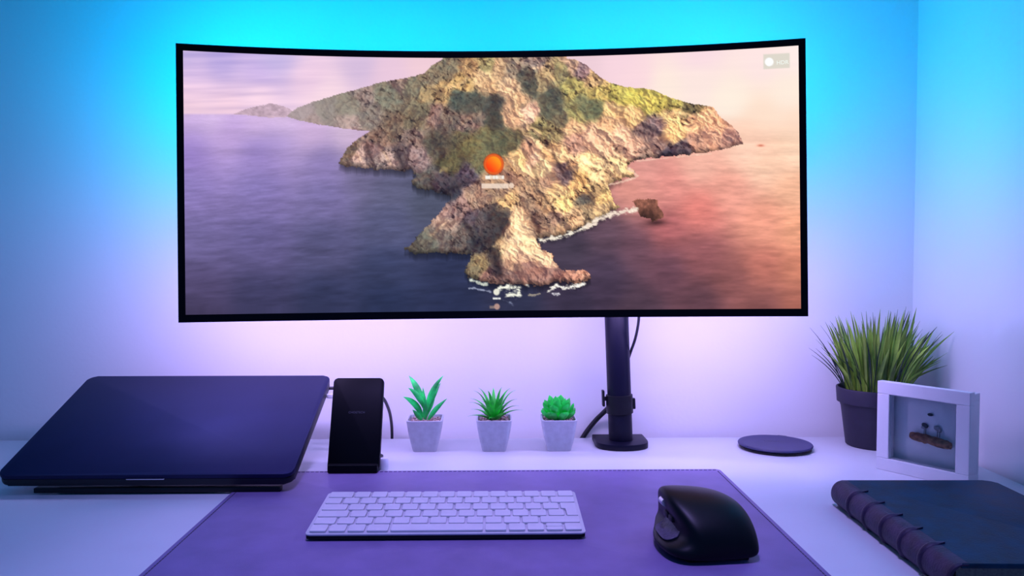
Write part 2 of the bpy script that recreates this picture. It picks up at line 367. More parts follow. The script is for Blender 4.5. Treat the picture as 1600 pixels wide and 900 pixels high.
def paint(W, H):
    u = (np.arange(W)/(W-1))[None, :].repeat(H, 0); v = (np.arange(H)/(H-1))[:, None].repeat(W, 1)
    bow = 1-(2*u-1)**2
    X = 286 + 968*u
    top = 84 - 7*u + 13*bow; bot = 493 - 9*u - 4*bow
    Y = top + (bot-top)*v
    # sky and sea
    sky = blend(X, Y, SKY, 4, 24)
    streak = fbm(X/130+Y/160, Y/7+X/260, 3, 4)-.5
    sky += streak[..., None]*np.array([50, 42, 26])*np.clip((640-X)/250, .12, 1)[..., None]
    sea = blend(X, Y, SEA, 4.5, 30)
    dep = np.clip((Y-180)/300, 0.02, 1)
    vv = np.log(1.2+5.5*dep)*(300/5.5); uu = (X-770)/(7+26*dep)
    rip = fbm(uu+vv*.12, vv+uu*.16, 9, 4, .55)-.5
    rip2 = fbm(X/120, Y/10, 21, 3)-.5
    sea *= (1+.30*rip*np.clip(dep*1.8, .25, 1)+.14*rip2)[..., None]
    horizon = 182 + 12*np.clip((X-600)/600, 0, 1) + 18*np.clip((X-1100)/150, 0, 1)
    k = np.clip((Y-horizon)/np.where(X > 900, 34, 3.5)+.5, 0, 1)[..., None]
    img = sky*(1-k) + sea*k
    # far hill in the haze
    e1 = (fbm(X/6, Y/6, 31, 3)-.5)*5; e2 = (fbm(X/6, Y/6, 47, 3)-.5)*5
    m = inside(X+e1*.4, Y+e2*.4, FAR)
    t = fbm(X/5, Y/3.5, 5, 4)-.5
    fc = np.array([196, 168, 184])*(1+.35*t)[..., None]
    img = np.where(m[..., None], fc, img)
    # land: colours and relief
    wx = (fbm(X/22, Y/22, 71, 4)-.5)*26; wy = (fbm(X/22, Y/22, 83, 4)-.5)*20
    wx2 = (fbm(X/6, Y/6, 171, 3)-.5)*10; wy2 = (fbm(X/6, Y/6, 183, 3)-.5)*8
    land = blend(X+wx*.32+wx2*.75, Y+wy*.32+wy2*.75, LAND, 6.5, 4)
    for pts, wd, k in STROKES:
        d = near(X+wx*.12+wx2*.35, Y+wy*.12+wy2*.35, pts)
        a = np.exp(-(d/wd)**2)[..., None]
        land = land*(1-a) + (land*k if k < 1 else land+(np.array([244, 206, 150])-land)*(k-1))*a
    for poly, k, tint in PATCHES:
        q = inside(X+wx*.2+wx2*.6, Y+wy*.2+wy2*.6, poly)
        land = np.where(q[..., None], land*k+np.array(tint)*(1-k), land)
    haze = np.clip((600-X)/120, 0, 1)*np.clip((206-Y)/10, 0, 1)
    amp = 1-.75*haze
    green = np.clip((land[..., 1]-land[..., 0]+14)/22, 0, 1)
    # broken relief: ridged noise at several scales, lit from the right, strata falling to either side of the crest
    side = np.clip((X-(775+(Y-250)*.12)+wx)/50, -1, 1)*.5+.5
    def relief(P, Q, sg):
        P = P+wx*.7+wx2*.4; Q = Q+wy*.7+wy2*.4
        S = P*.78+Q*.62*sg; T = Q*.78-P*.62*sg
        h = 0.0
        for sc, am, sd in ((40, 17, 101), (17, 9, 113), (7.5, 4.0, 127)):
            n1 = 1-np.abs(2*fbm(S/(sc*1.35), T/(sc*.8), sd, 3, .5)-1)
            h = h + am*n1*n1
        return h + 3.4*fbm(P/4.0, Q/3.4, 131, 2, .6)
    sr = relief(X, Y, 1)-relief(X+1.6, Y-.7, 1); sl = relief(X, Y, -1)-relief(X+1.6, Y-.7, -1)
    sh = np.tanh((sr*side+sl*(1-side))*.5)
    pits = np.clip((.41-fbm((X*.8+Y*.6)/6.5+wx2*.12, (Y*.8-X*.6)/4.0+wy2*.12, 161, 3, .6))/.10, 0, 1)*np.clip((fbm(X/45, Y/35, 163, 2)-.38)/.2, 0, 1)
    big = fbm(X/20, Y/16, 701, 3)-.5
    brush = (fbm((X+Y*.3)/4.2, Y/2.8, 211, 4, .65)-.5)
    f = 1.08 + amp*((1-.55*green)*.30*sh + .30*green*brush + .24*big + .20*brush - .5*pits*(1-.5*green))
    land = land*np.clip(f, .3, 1.45)[..., None]
    cool = np.clip(-sh-.2, 0, 1)*amp
    land += cool[..., None]*np.array([-2, -4, 4])
    hue = (fbm(X/7, Y/6, 191, 3)-.5)*amp
    gm = np.clip((land[..., 1]-land[..., 0]+10)/24, 0, 1)[..., None]*.38
    land = land*(1-gm)+(land.mean(-1)[..., None]*np.array([1.04, 1.02, .86]))*gm
    land += np.array([5, -3, 4])*amp[..., None]
    land += hue[..., None]*np.array([20, -2, -10])
    land = np.where(haze[..., None] > 0, land*(1-.28*haze[..., None])+np.array([176, 160, 158])*.28*haze[..., None], land)
    e1 = (fbm(X/7, Y/7, 31, 4, .6)-.5)*13; e2 = (fbm(X/7, Y/7, 47, 4, .6)-.5)*11
    calm = np.clip((Y-200)/60, .25, 1)
    m = inside(X+e1*calm, Y+e2*calm, L_MAIN)
    # dark wet foot along the waterline: land cells whose lower neighbour is sea
    foot = np.zeros_like(X)
    for s in range(1, 7):
        below = np.ones_like(m); below[:-s] = m[s:]
        foot = np.maximum(foot, np.where(~below & m, 1-s/7.5, 0))
    foot = foot*np.clip((Y-215)/25, 0, 1)*amp
    land *= (1-.52*foot)[..., None]
    img = np.where(m[..., None], land, img)
    # dark reflection of the cliffs in the water just below them
    for s in range(1, 10):
        above = np.zeros_like(m); above[s:] = m[:-s]
        w = np.where(above & ~m, .06, 0)*np.clip((Y-240)/20, 0, 1)*np.clip((990-X)/30, 0, 1)
        img *= (1-w)[..., None]
    # islet
    mi = inside(X+e1*.5, Y+e2*.5, ISLET)
    ic = np.array([150, 96, 78])*(1+.9*(fbm(X/5, Y/5, 301, 4, .7)-.52))[..., None]*(1-.55*np.clip((Y-322)/16, 0, 1)[..., None]*np.clip((1044-X)/18, 0, 1)[..., None])
    img = np.where(mi[..., None], ic, img)
    sh2 = np.exp(-(((X-1032)/17)**2+((Y-349)/5)**2))
    img *= (1-.55*sh2*(~mi))[..., None]
    # surf
    def surf(path, width, seed, amt=1.0, col=(250, 238, 222)):
        d = np.full(X.shape, 1e9)
        for (x0, y0), (x1, y1) in zip(path, path[1:]):
            L = (x1-x0)**2+(y1-y0)**2
            tt = np.clip(((X-x0)*(x1-x0)+(Y-y0)*(y1-y0))/L, 0, 1)
            d = np.minimum(d, np.hypot(X-x0-tt*(x1-x0), (Y-y0-tt*(y1-y0))*1.25))
        n = fbm(X/6, Y/3.2, seed, 4, .6)
        a = np.clip((1.05-d/width)+(n-.5)*2.4, 0, 1)*np.clip(2.2-d/width, 0, 1)
        a = np.clip(a*1.5-.25, 0, 1)*amt
        return a[..., None], np.array(col)*(.86+.28*fbm(X/2.5, Y/2, seed+3, 2))[..., None]
    for path, wd, sd, am, co in [
        ([(846,376),(872,371),(900,364),(925,354)], 5, 401, 1, (252,240,220)),
        ([(920,356),(940,344),(962,334),(1000,329)], 6.5, 407, .95, (252,232,212)),
        ([(958,290),(985,284),(1004,277),(990,265)], 3.2, 411, .75, (252,214,190)),
        ([(1003,254),(1060,248),(1120,243)], 2.0, 413, .55, (252,214,190)),
        ([(732,437),(745,441),(757,444)], 4, 417, .9, (226,232,214)),
        ([(730,449),(748,452),(764,455)], 2.6, 419, .7, (190,196,222)),
        ([(776,450),(792,448),(811,452),(808,460),(790,459)], 6, 423, 1, (246,246,228)),
        ([(822,444),(826,446)], 3, 425, .9, (240,236,220)),
        ([(826,461),(842,459)], 3, 427, .7, (206,190,160)),
        ([(858,455),(872,446),(884,449),(900,447),(915,444)], 4.8, 431, 1, (255,248,236)),
        ([(866,459),(874,458)], 3.4, 433, .9, (240,236,240)),
        ([(785,468),(800,474)], 2.6, 437, .6, (170,180,210)),
        ([(1160,236),(1175,234)], 1.2, 441, .5, (255,225,205))]:
        a, c = surf(path, wd, sd, am, co)
        img = img*(1-a)+c*a
    # speck on the right
    a = np.exp(-(((X-1196)/5)**2+((Y-231)/1.8)**2))[..., None]
    img = img*(1-a)+np.array([214, 120, 96])*a
    # login widgets: round orange picture, name, entry field, bottom buttons, badge
    r = np.hypot(X-771, Y-258)
    a = np.clip((17.5-r)/2, 0, 1)[..., None]
    ring = np.clip(1-np.abs(r-14)/2.5, 0, 1)[..., None]
    oc = np.array([196, 62, 14])*1.0*np.ones_like(img)
    core = np.clip((13.5-r)/2, 0, 1)[..., None]
    oc = oc*(1-core)+(np.array([255, 104, 16])+np.array([0, 46, 8])*np.clip((X-768+258-Y)/14, -.9, 1)[..., None])*core
    oc = oc*(1-.7*ring)+np.array([255, 128, 52])*.7*ring
    img = img*(1-a)+np.clip(oc, 0, 255)*a
    def bar(x0, y0, x1, y1, col, al, br=0.0):
        nonlocal img
        q = np.clip(np.minimum(np.minimum(X-x0, x1-X), np.minimum(Y-y0, y1-Y))/1.0+.5, 0, 1)
        if br: q = q*(1-br*(fbm(X/1.6, Y/30, 501, 1) > .62))
        img = img*(1-q[..., None]*al)+np.array(col)*q[..., None]*al
    bar(757, 275.5, 787.5, 281, (255, 250, 240), .95, .35)
    bar(751, 288, 795, 295.5, (248, 226, 208), .82)
    for cx, cy, cr, cc, al in [(799.5, 291, 4.2, (252, 226, 204), .85), (773.5, 455.5, 5, (244, 242, 224), .95), (774, 478, 4.6, (214, 168, 150), .8)]:
        q = np.clip((cr-np.hypot(X-cx, Y-cy))/1.2+.5, 0, 1)[..., None]*al
        img = img*(1-q)+np.array(cc)*q
    bar(767.5, 464, 780, 467, (244, 244, 240), .95, .3)
    bar(762, 477, 770, 481, (190, 160, 140), .6)
    # badge plate, top right (slightly turned with the screen)
    yb = Y + (X-1220)*.045
    q = np.clip(np.minimum(np.minimum(X-1200.5, 1241.5-X), np.minimum(yb-88.5, 113-yb))/1.5, 0, 1)[..., None]
    img = img*(1-q*.85)+np.array([218, 214, 200])*q*.85
    q = np.clip((6.6-np.hypot(X-1210, Y-101.8))/1.4+.5, 0, 1)[..., None]
    img = img*(1-q)+255*q
    return np.clip(img, 0, 255)/255.0
# ---------------------------------------------------------------- end of picture
# ---------------------------------------------------------------- the setting
WALL_Y = 1.258; RIGHT_X = 0.6628
tag(obj('floor', box(-2.2, .78, -1.2, 1.35, -.05, 0), M['floor']), kind='structure')
tag(obj('wall_back', box(-2.2, RIGHT_X, WALL_Y, WALL_Y+.1, 0, 2.5), M['wall']), kind='structure')
tag(obj('wall_right', box(RIGHT_X, RIGHT_X+.1, -.6, WALL_Y+.1, 0, 2.5), M['panel']), kind='structure')

# ---------------------------------------------------------------- desk
desk = thing('desk', 'long white laminate desk under the mat, plants and laptop', 'desk', (-.18, .88, 0))
obj('table_top', box(-.82, .836, -.36, .360, DESK-.03, DESK, bevel=.0015), M['desk'], desk)
for sx in (-.76, .75):
    for sy in (-.31, .30):
        obj('leg', box(sx-.03, sx+.03, sy-.03, sy+.03, 0, DESK-.03, bevel=.004), M['leg'], desk)

# ---------------------------------------------------------------- desk mat
dm = thing('desk_mat', 'dark purple desk mat with stitched edges under the keyboard', 'desk mat', (-.01, .835, DESK))
obj('sheet', prism(round_rect(.612, .42, .006), 0, MAT_TOP-DESK, bevel=.0006), M['mat'], dm)
bm = bmesh.new()
for x in (-.301, .301):
    for k in range(70):
        y = -.205+k*.0058
        add_box(bm, x-.0005, x+.0005, y, y+.004, .0021, .0026)
for k in range(100):
    x = -.298+k*.006
    add_box(bm, x, x+.004, .2045, .2055, .0021, .0026)
tag(obj('stitching', bm, M['stitch'], dm, smooth=None), kind='stuff')

# ---------------------------------------------------------------- monitor (curved ultrawide)
CR = 1.8; MW = .806; MH = .354
mon = thing('monitor', 'large curved ultrawide monitor showing a rocky headland at sunset', 'monitor', (-.0035, 1.065, 1.1145), (R(-2.3), R(-.55), R(-.8)))
def arc(s, off):                                    # s along the width, off: distance behind the front face
    a = s/CR
    return ((CR+off)*math.sin(a), (CR+off)*math.cos(a)-CR)
def curved_slab(bm, s0, s1, z0, z1, o0, o1, n=24):
    rings = []
    for k in range(n+1):
        s = s0+(s1-s0)*k/n
        a = arc(s, o0); b = arc(s, o1)
        rings.append([(a[0], a[1], z0), (b[0], b[1], z0), (b[0], b[1], z1), (a[0], a[1], z1)])
    add_loft(bm, rings)
    return bm
bz = .0085; bb = .0098
bm = bmesh.new()
curved_slab(bm, -MW/2, MW/2, MH/2-bz, MH/2, 0, .012)
curved_slab(bm, -MW/2, MW/2, -MH/2, -MH/2+bb, 0, .012)
curved_slab(bm, -MW/2, -MW/2+bz, -MH/2+bb, MH/2-bz, 0, .012, 2)
curved_slab(bm, MW/2-bz, MW/2, -MH/2+bb, MH/2-bz, 0, .012, 2)
obj('bezel', bm, M['bezel'], mon, smooth=None)
bm = bmesh.new()
curved_slab(bm, -MW/2+.002, MW/2-.002, -MH/2+.002, MH/2-.002, .0121, .022)
rings = []
for (hw, hh, y) in ((.30, .12, .018), (.26, .105, .034), (.16, .085, .046), (.13, .07, .048)):
    rings.append([(x, y, z) for x, z in round_rect(2*hw, 2*hh, .03)])
add_loft(bm, rings)
obj('rear_housing', bm, M['black'], mon)
# the lit screen: a fine curved grid, one colour per point
GW, GH = 760, 322
pic = paint(GW, GH)
ss = np.linspace(-MW/2+bz, MW/2-bz, GW); zz = np.linspace(MH/2-bz, -MH/2+bb, GH)
A = ss/CR
vx = np.tile((CR+.0015)*np.sin(A), (GH, 1)); vy = np.tile((CR+.0015)*np.cos(A)-CR, (GH, 1)); vz = np.tile(zz[:, None], (1, GW))
co = np.stack([vx, vy, vz], -1).reshape(-1, 3).astype(np.float32)
idx = np.arange(GW*GH).reshape(GH, GW)
quads = np.stack([idx[:-1, :-1], idx[1:, :-1], idx[1:, 1:], idx[:-1, 1:]], -1).reshape(-1, 4).astype(np.int32)
me = bpy.data.meshes.new('screen')
me.vertices.add(len(co)); me.vertices.foreach_set('co', co.ravel())
me.loops.add(quads.size); me.loops.foreach_set('vertex_index', quads.ravel())
me.polygons.add(len(quads)); me.polygons.foreach_set('loop_start', np.arange(0, quads.size, 4, dtype=np.int32))
me.update(calc_edges=True)
ca = me.color_attributes.new('picture', 'FLOAT_COLOR', 'POINT')
lc = np.where(pic <= .04045, pic/12.92, ((pic+.055)/1.055)**2.4).reshape(-1, 3)
ca.data.foreach_set('color', np.concatenate([lc, np.ones((len(lc), 1))], 1).astype(np.float32).ravel())
sm = bpy.data.materials.new('lit_screen_picture'); sm.use_nodes = True
nt = sm.node_tree; b = nt.nodes['Principled BSDF']
at = nt.nodes.new('ShaderNodeAttribute'); at.attribute_name = 'picture'
b.inputs['Base Color'].default_value = (.004, .004, .005, 1); b.inputs['Roughness'].default_value = .45; b.inputs['Specular IOR Level'].default_value = .15
nt.links.new(at.outputs['Color'], b.inputs['Emission Color']); b.inputs['Emission Strength'].default_value = 1.0
scr = obj('screen', me, sm, mon)
scr['label'] = 'lit screen with a picture of a rocky headland in a calm sea'

def text_mesh(body, size, depth=.0001, spacing=1.0):
    cu = bpy.data.curves.new('lettering', 'FONT'); cu.body = body; cu.size = size; cu.extrude = depth
    cu.align_x = 'CENTER'; cu.align_y = 'CENTER'; cu.space_character = spacing
    t = bpy.data.objects.new('lettering_source', cu); COL.objects.link(t)
    bpy.context.view_layer.update()
    dg = bpy.context.evaluated_depsgraph_get()
    m = bpy.data.meshes.new_from_object(t.evaluated_get(dg))
    bpy.data.objects.remove(t); bpy.data.curves.remove(cu)
    m.materials.clear()
    return m
# badge lettering, top right of the screen
s = MW/2-bz-.0196; p = arc(s, .0008)
obj('badge_lettering', text_mesh('HDR', .0072), glow('white_letters', (.95, 1, .93), .95), scr, loc=(p[0], p[1], MH/2-bz-.0205), rot=(R(90), 0, -s/CR))

# backlight strip glued behind the monitor: each run is a tape, with its light
for i, (x, z, ln, ax, aim, colr, watts) in enumerate(BACKLIGHT):
    off = .030
    y = arc(x, off)[1]+.006
    bm = bmesh.new()
    if ax == 'x': curved_slab(bm, -ln/2, ln/2, z-.004, z+.004, .0225, .026)
    else:
        q = arc(x, .0225)
        add_box(bm, x-.004, x+.004, q[1], q[1]+.0035, z-ln/2, z+ln/2)
    obj('light_strip', bm, M['led_cyan'] if colr is CYAN else M['led_lilac'], mon, smooth=None)
    n = 5 if ax == 'x' else 3
    for k in range(n):                              # the long runs follow the curve in five short lengths
        xs = x+(k-(n-1)/2)*ln/n if ax == 'x' else x
        la = bpy.data.lights.new('strip_glow', 'AREA'); la.shape = 'RECTANGLE'
        la.size = ln/n if ax == 'x' else .012
        la.size_y = .012 if ax == 'x' else ln/n
        la.color = colr; la.energy = watts/n*((1.25, 1.0, .5+.0*k, 1.0, 1.25)[k] if n == 5 else 1)
        lo = bpy.data.objects.new('strip_glow', la); put(lo, mon)
        q = arc(xs, .038)
        lo.location = (q[0], q[1], z if ax == 'x' else z+(k-1)*ln/n)
        d = Vector(aim).normalized(); xa = Vector((1, 0, 0)) if ax == 'x' else d.cross(Vector((0, 0, 1))).normalized()
        za = -d; ya = za.cross(xa).normalized(); xa = ya.cross(za).normalized()
        lo.rotation_euler = Matrix((xa, ya, za)).transposed().to_euler()

# ---------------------------------------------------------------- monitor arm
arm = thing('monitor_stand', 'black monitor stand with a round post clamped to the desk', 'monitor stand', (.1875, 1.190, DESK))
pts = [(-.039, .036), (-.039, -.006)]
for k in range(11):
    a = R(180+18*k); pts.append((.039*math.cos(a), -.012+.028*math.sin(a)))
pts += [(.039, -.006), (.039, .036)]
pts = [p for i, p in enumerate(pts) if i == 0 or p != pts[i-1]]
obj('base_plate', prism(pts, 0, .009, bevel=.0015), M['metal_black'], arm)
LEAN = R(-2.3)
bm = bmesh.new(); add_lathe(bm, [(.0178, 0), (.0178, .36), (.0165, .364)], 36)
obj('post', bm, M['metal_black'], arm, loc=(0, 0, .0085), rot=(0, LEAN, 0))
bm = bmesh.new(); add_lathe(bm, [(.0180, .040), (.0200, .041), (.0200, .068), (.0180, .069)], 36)
obj('collar', bm, M['black'], arm, loc=(0, 0, .0085), rot=(0, LEAN, 0))
obj('collar_screw', box(.019, .0235, -.004, .004, .046, .062, bevel=.001), M['black'], arm, loc=(0, 0, .0085), rot=(0, LEAN, 0))
bm = bmesh.new(); add_box(bm, -.0260, -.0225, -.006, .006, .052, .076, bevel=.001); add_box(bm, -.0226, -.0176, -.002, .002, .060, .066)
obj('cable_clip', bm, M['black'], arm, loc=(0, 0, .0085), rot=(0, LEAN, 0))
bm = bmesh.new(); add_tube(bm, [(-.0145, -.002, .366), (-.10, .012, .372), (-.19, -.042, .372)], .013, 12, 8)
obj('arm_link', bm, M['metal_black'], arm)
bm = bmesh.new(); add_lathe(bm, [(.019, .352), (.021, .354), (.021, .388), (.019, .390)], 28, cx=-.0145, cy=-.002)
obj('shoulder_joint', bm, M['metal_black'], arm)
obj('mount_plate', box(-.245, -.139, -.070, -.063, .322, .428, bevel=.003), M['metal_black'], arm)
obj('tilt_joint', tube([(-.19, -.063, .374), (-.19, -.040, .373)], .018, 16, 1), M['metal_black'], arm)

c = tag(obj('monitor_cable', tube([(.199, 1.128, 1.02), (.205, 1.140, .945), (.2055, 1.165, .905), (.2010, 1.20, .868), (.196, 1.226, .83), (.195, 1.245, .74), (.195, 1.248, .62)], .0021, 8), M['cable']),
    'thin black cable running down beside the monitor post', 'cable')
c = tag(obj('cable_sleeve', tube([(.186, 1.226, .800), (.174, 1.234, .783), (.156, 1.249, .760), (.138, 1.2515, .735), (.120, 1.2515, .700), (.108, 1.2515, .64), (.106, 1.2515, .58)], .0046, 10, flat=.8), M['cable']),
    'thick black cable slanting behind the desk edge left of the post', 'cable')

# ---------------------------------------------------------------- laptop on its riser
LW, LD, LT = .349, .241, .0150; TILT = R(20.4)
lap = thing('laptop', 'closed dark grey laptop resting on a slanted riser', 'laptop', (-.4170, .9525, DESK+.0112), (TILT, 0, 0))
obj('base', prism(round_rect(LW-.001, LD, .011, cy=LD/2), 0, .0090, bevel=.0025), M['lid_dark'], lap)
lid = obj('lid', prism(round_rect(LW, LD, .011, cy=LD/2), .0096, LT, bevel=.0012), M['lid'], lap)
obj('finger_notch', prism(round_rect(.046, .004, .0018, cy=.0006), .0088, .0102), M['steel'], lap)
obj('hinge_bar', prism(round_rect(LW*.86, .006, .001, cy=LD-.004), .0088, .0100), M['rubber'], lap)

st = thing('laptop_riser', 'low black riser tilting the laptop', 'laptop stand', (-.4045, .9660, MAT_TOP))
obj('base_plate', prism(round_rect(.200, .170, .008, cx=-.03, cy=.088), 0, .0035, bevel=.0008), M['black'], st)
bm = prism(round_rect(.200, .205, .008, cx=-.03, cy=.1025), -.0035, -.0005, bevel=.0008)
obj('tilted_plate', bm, M['black'], st, loc=(0, .002, .0122), rot=(TILT, 0, 0))
for sx in (-.10, .04):
    obj('strut', box(sx-.012, sx+.012, .160, .166, .0035, .0660), M['black'], st)
obj('front_lip', box(-.146, .146, -.0135, -.0005, 0, .0062, bevel=.001), M['black'], st)
for (sx, sy) in ((-.12, .03), (-.12, .155), (.06, .155)):
    bm = bmesh.new(); add_lathe(bm, [(.006, -(MAT_TOP-DESK)), (.006, 0)], 16, cx=sx, cy=sy)
    obj('foot', bm, M['rubber'], st)

tag(obj('laptop_cable', tube([(-.2420, 1.158, .8285), (-.232, 1.158, .8285), (-.205, 1.160, .828), (-.204, 1.18, .824), (-.204, 1.215, .80), (-.204, 1.246, .755), (-.204, 1.2500, .70), (-.204, 1.2500, .62)], .0024, 8), M['cable']),
    'black cable plugged into the far right side of the laptop', 'cable')
wp = thing('adapter_plug', 'small white plug in the laptop side behind the phone charger', 'plug', (-.2425, 1.142, .8200))
obj('plug_body', prism(round_rect(.030, .010, .002, cx=.016), -.0028, .0028, bevel=.001), M['white_plastic'], wp)
obj('plug_cable', tube([(.030, 0, 0), (.05, .004, -.001), (.060, .03, -.02), (.055, .08, -.04), (.053, .106, -.068), (.053, .108, -.11), (.053, .108, -.20)], .0017, 8), M['grey_cable'], wp)

# ---------------------------------------------------------------- upright charging stand
ch = thing('charging_stand', 'black upright wireless charging stand beside the laptop', 'charger', (-.1868, 1.036, MAT_TOP))
LN = math.atan2(.050, .112)
pn = obj('panel', prism(round_rect(.0675, .1235, .005, cy=.1235/2), -.0045, .0045, bevel=.0012), M['bezel'], ch, loc=(0, .006, .0015), rot=(R(90)-LN, 0, 0))
obj('lettering', text_mesh('CHOETECH', .0040, .00005, 1.05), M['print'], pn, loc=(0, .076, .0046))
obj('ledge', box(-.0325, .0325, -.004, .012, 0, .011, bevel=.002), M['bezel'], ch)
obj('foot', prism(round_rect(.060, .070, .012, cy=.046), 0, .006, bevel=.0015), M['black'], ch)
obj('back_brace', box(-.018, .018, .040, .062, .004, .055, bevel=.003), M['black'], ch)
bm = bmesh.new(); add_lathe(bm, [(.0, 0), (.0055, .0), (.0062, .004), (.0062, .012), (.0045, .015), (0, .0155)], 20, cap=False)
obj('clear_bumper', bm, M['white_plastic'], ch, loc=(.0372, .024, -.002))
tag(obj('charger_cable', tube([(-.180, 1.100, .800), (-.168, 1.104, .825), (-.160, 1.125, .820), (-.1585, 1.165, .800), (-.161, 1.215, .775), (-.163, 1.246, .745), (-.164, 1.250, .70), (-.164, 1.250, .62)], .0023, 8), M['cable']),
    'black cable arching down behind the upright charging stand', 'cable')

# ---------------------------------------------------------------- three little succulents
def square_ring(h, r, z, n=6):
    return [(x, y, z) for x, y in round_rect(2*h, 2*h, r, n)]
def pot_mesh():
    bm = bmesh.new()
    prof = [(.0165, .000), (.0172, .0010), (.0205, .014), (.0235, .030), (.0255, .0440), (.0258, .0462), (.0252, .0470), (.0238, .0468), (.0230, .0430), (.0215, .036)]
    add_loft(bm, [square_ring(h, h*.24, z) for h, z in prof])
    return mesh_of(bm, 'pot', 40)
POT = pot_mesh()
def gravel_mesh(seed):
    rg = random.Random(seed); bm = bmesh.new()
    add_loft(bm, [square_ring(.0222, .005, z) for z in (.0375, .0420)])
    for k in range(110):
        x = rg.uniform(-.020, .020); y = rg.uniform(-.020, .020); r = rg.uniform(.0014, .0027)
        res = bmesh.ops.create_icosphere(bm, subdivisions=1, radius=r, matrix=Matrix.Translation((x, y, .0425+rg.uniform(0, .0022))) @ Matrix.Rotation(rg.uniform(0, 6), 4, 'Z') @ Matrix.Diagonal((1.3, .9, .8, 1)))
    return mesh_of(bm, 'gravel', None)
def succulent(x, label, leafs, mat, seed):
    t = thing('potted_succulent', label, 'plant', (x, 1.1705, DESK), group='row of small succulents on the desk')
    obj('pot', POT, M['pot_grey'], t)
    tag(obj('gravel', gravel_mesh(seed), M['gravel'], t), kind='stuff')
    for me in leafs: obj('leaf', me, M[mat], t)
    return t
px = .000936
lance = lambda t: (min(1, .42+1.6*t) if t < .45 else max(0, 1-((t-.45)/.55)**2.0))
L1 = []
# (base x, base z, bend x, bend z, tip x, tip z) in the upright plane of the leaf, 1 unit = 0.94 mm from the pot rim centre; depth; width
for x0, z0, x1, z1, x2, z2, dy, w in [(-3, 18, -10, 48, -27, 66, .007, 11), (1, 8, 6, 44, 29, 69, -.003, 9.5), (-1, 16, -8, 40, -25, 51, -.008, 9.5), (2, 12, 8, 34, 23, 54, .008, 11),
                                      (-4, 2, -12, 28, -34, 36, -.004, 10), (4, -3, 12, 14, 35, 34, -.007, 8.5), (-1, 10, -2, 30, -4, 49, .002, 6), (-4, -3, -11, 8, -18, 18, -.011, 8),
                                      (0, -4, 0, 14, 1, 38, -.006, 8), (1, 2, 8, 22, 14, 34, .011, 8)]:
    L1.append(leaf_mesh((x0*px, dy*.3-.001, .0455+z0*px), (x1*px, dy*.8-.002, .0455+z1*px), (x2*px, dy*1.7, .0455+z2*px), w*px, .0030, lance, (-.25 if x2 > 0 else .25, -1, .45), 10))
succulent(-.1040, 'small grey pot with a tall succulent of pointed upright leaves', L1, 'leaf_a', 1)
L2 = []; rg = random.Random(5)
spike = lambda t: (1-t)**1.25*(.85+.4*min(1, t*3))+.05*(1-t)
for ring, (cnt, el, ln) in enumerate(((7, 18, .040), (8, 40, .049), (7, 60, .055), (4, 76, .050))):
    for k in range(cnt):
        a = 2*math.pi*(k+.5*ring+rg.uniform(-.2, .2))/cnt
        o = Vector((math.cos(a), math.sin(a), 0)); e = R(el+rg.uniform(-7, 7)); l = ln*rg.uniform(.9, 1.1)
        b0 = Vector((0, 0, .0425))+o*.003
        mid = b0+o*l*.42*math.cos(e)+Vector((0, 0, l*.74*math.sin(e)+.006))
        tip = b0+o*l*1.0*math.cos(e)+Vector((0, 0, l*.92*math.sin(e)+.0005))
        tip.z = max(tip.z, .052)
        L2.append(leaf_mesh(b0, mid, tip,   .0105, .0022, spike, Vector((0, 0, 1))-o*.4, 9, .25))
succulent(-.0030, 'small grey pot with a spiky succulent of thin curling leaves', L2, 'leaf_b', 2)
L3 = []; rg = random.Random(9)
spoon = lambda t: (.50+.62*t if t < .62 else max(0, math.sqrt(max(0, 1-((t-.62)/.38)**2.2)))*.885)
for ring, (cnt, el, ln, w) in enumerate(((8, 32, .0295, .0180), (7, 50, .0330, .0180), (6, 64, .0345, .0165), (4, 76, .0345, .0145), (3, 84, .0320, .0100))):
    for k in range(cnt):
        a = 2*math.pi*(k+.5*(ring % 2)+rg.uniform(-.1, .1))/cnt+.3
        o = Vector((math.cos(a), math.sin(a), 0)); e = R(el); l = ln*rg.uniform(.94, 1.06)
        b0 = Vector((0, 0, .0425))+o*.004
        mid = b0+o*l*.62*math.cos(e)+Vector((0, 0, l*.36*math.sin(e)))
        tip = b0+o*l*.92*math.cos(e)+Vector((0, 0, l*1.08*math.sin(e)))
        L3.append(leaf_mesh(b0, mid, tip, w, .0034, spoon, Vector((0, 0, 1))*math.cos(e)-o*math.sin(e), 9, .30))
succulent(.0920, 'small grey pot with a round rosette of bright green fleshy leaves', L3, 'leaf_c', 3)

# ---------------------------------------------------------------- round charging pad
pad = thing('charging_pad', 'flat round black charging pad lying between post and plant', 'charger', (.4135, 1.168, DESK))
bm = bmesh.new(); add_lathe(bm, [(.049, 0), (.0515, .0012), (.0515, .0034), (.049, .0038)], 64)
obj('bottom_plate', bm, M['black'], pad)
bm = bmesh.new(); add_lathe(bm, [(.050, .0038), (.0530, .0052), (.0535, .0066), (.0525, .0080), (.049, .0084), (.046, .0080)], 64)
obj('top_plate', bm, M['pad'], pad)
obj('port_tab', box(-.008, .008, .046, .0575, .0010, .0078, bevel=.002), M['black'], pad, rot=(0, 0, R(-30)))
obj('lettering', text_mesh('CHOETECH', .0042, .00005, 1.05), M['print'], pad, loc=(-.002, .010, .00815), rot=(0, 0, R(-6)))

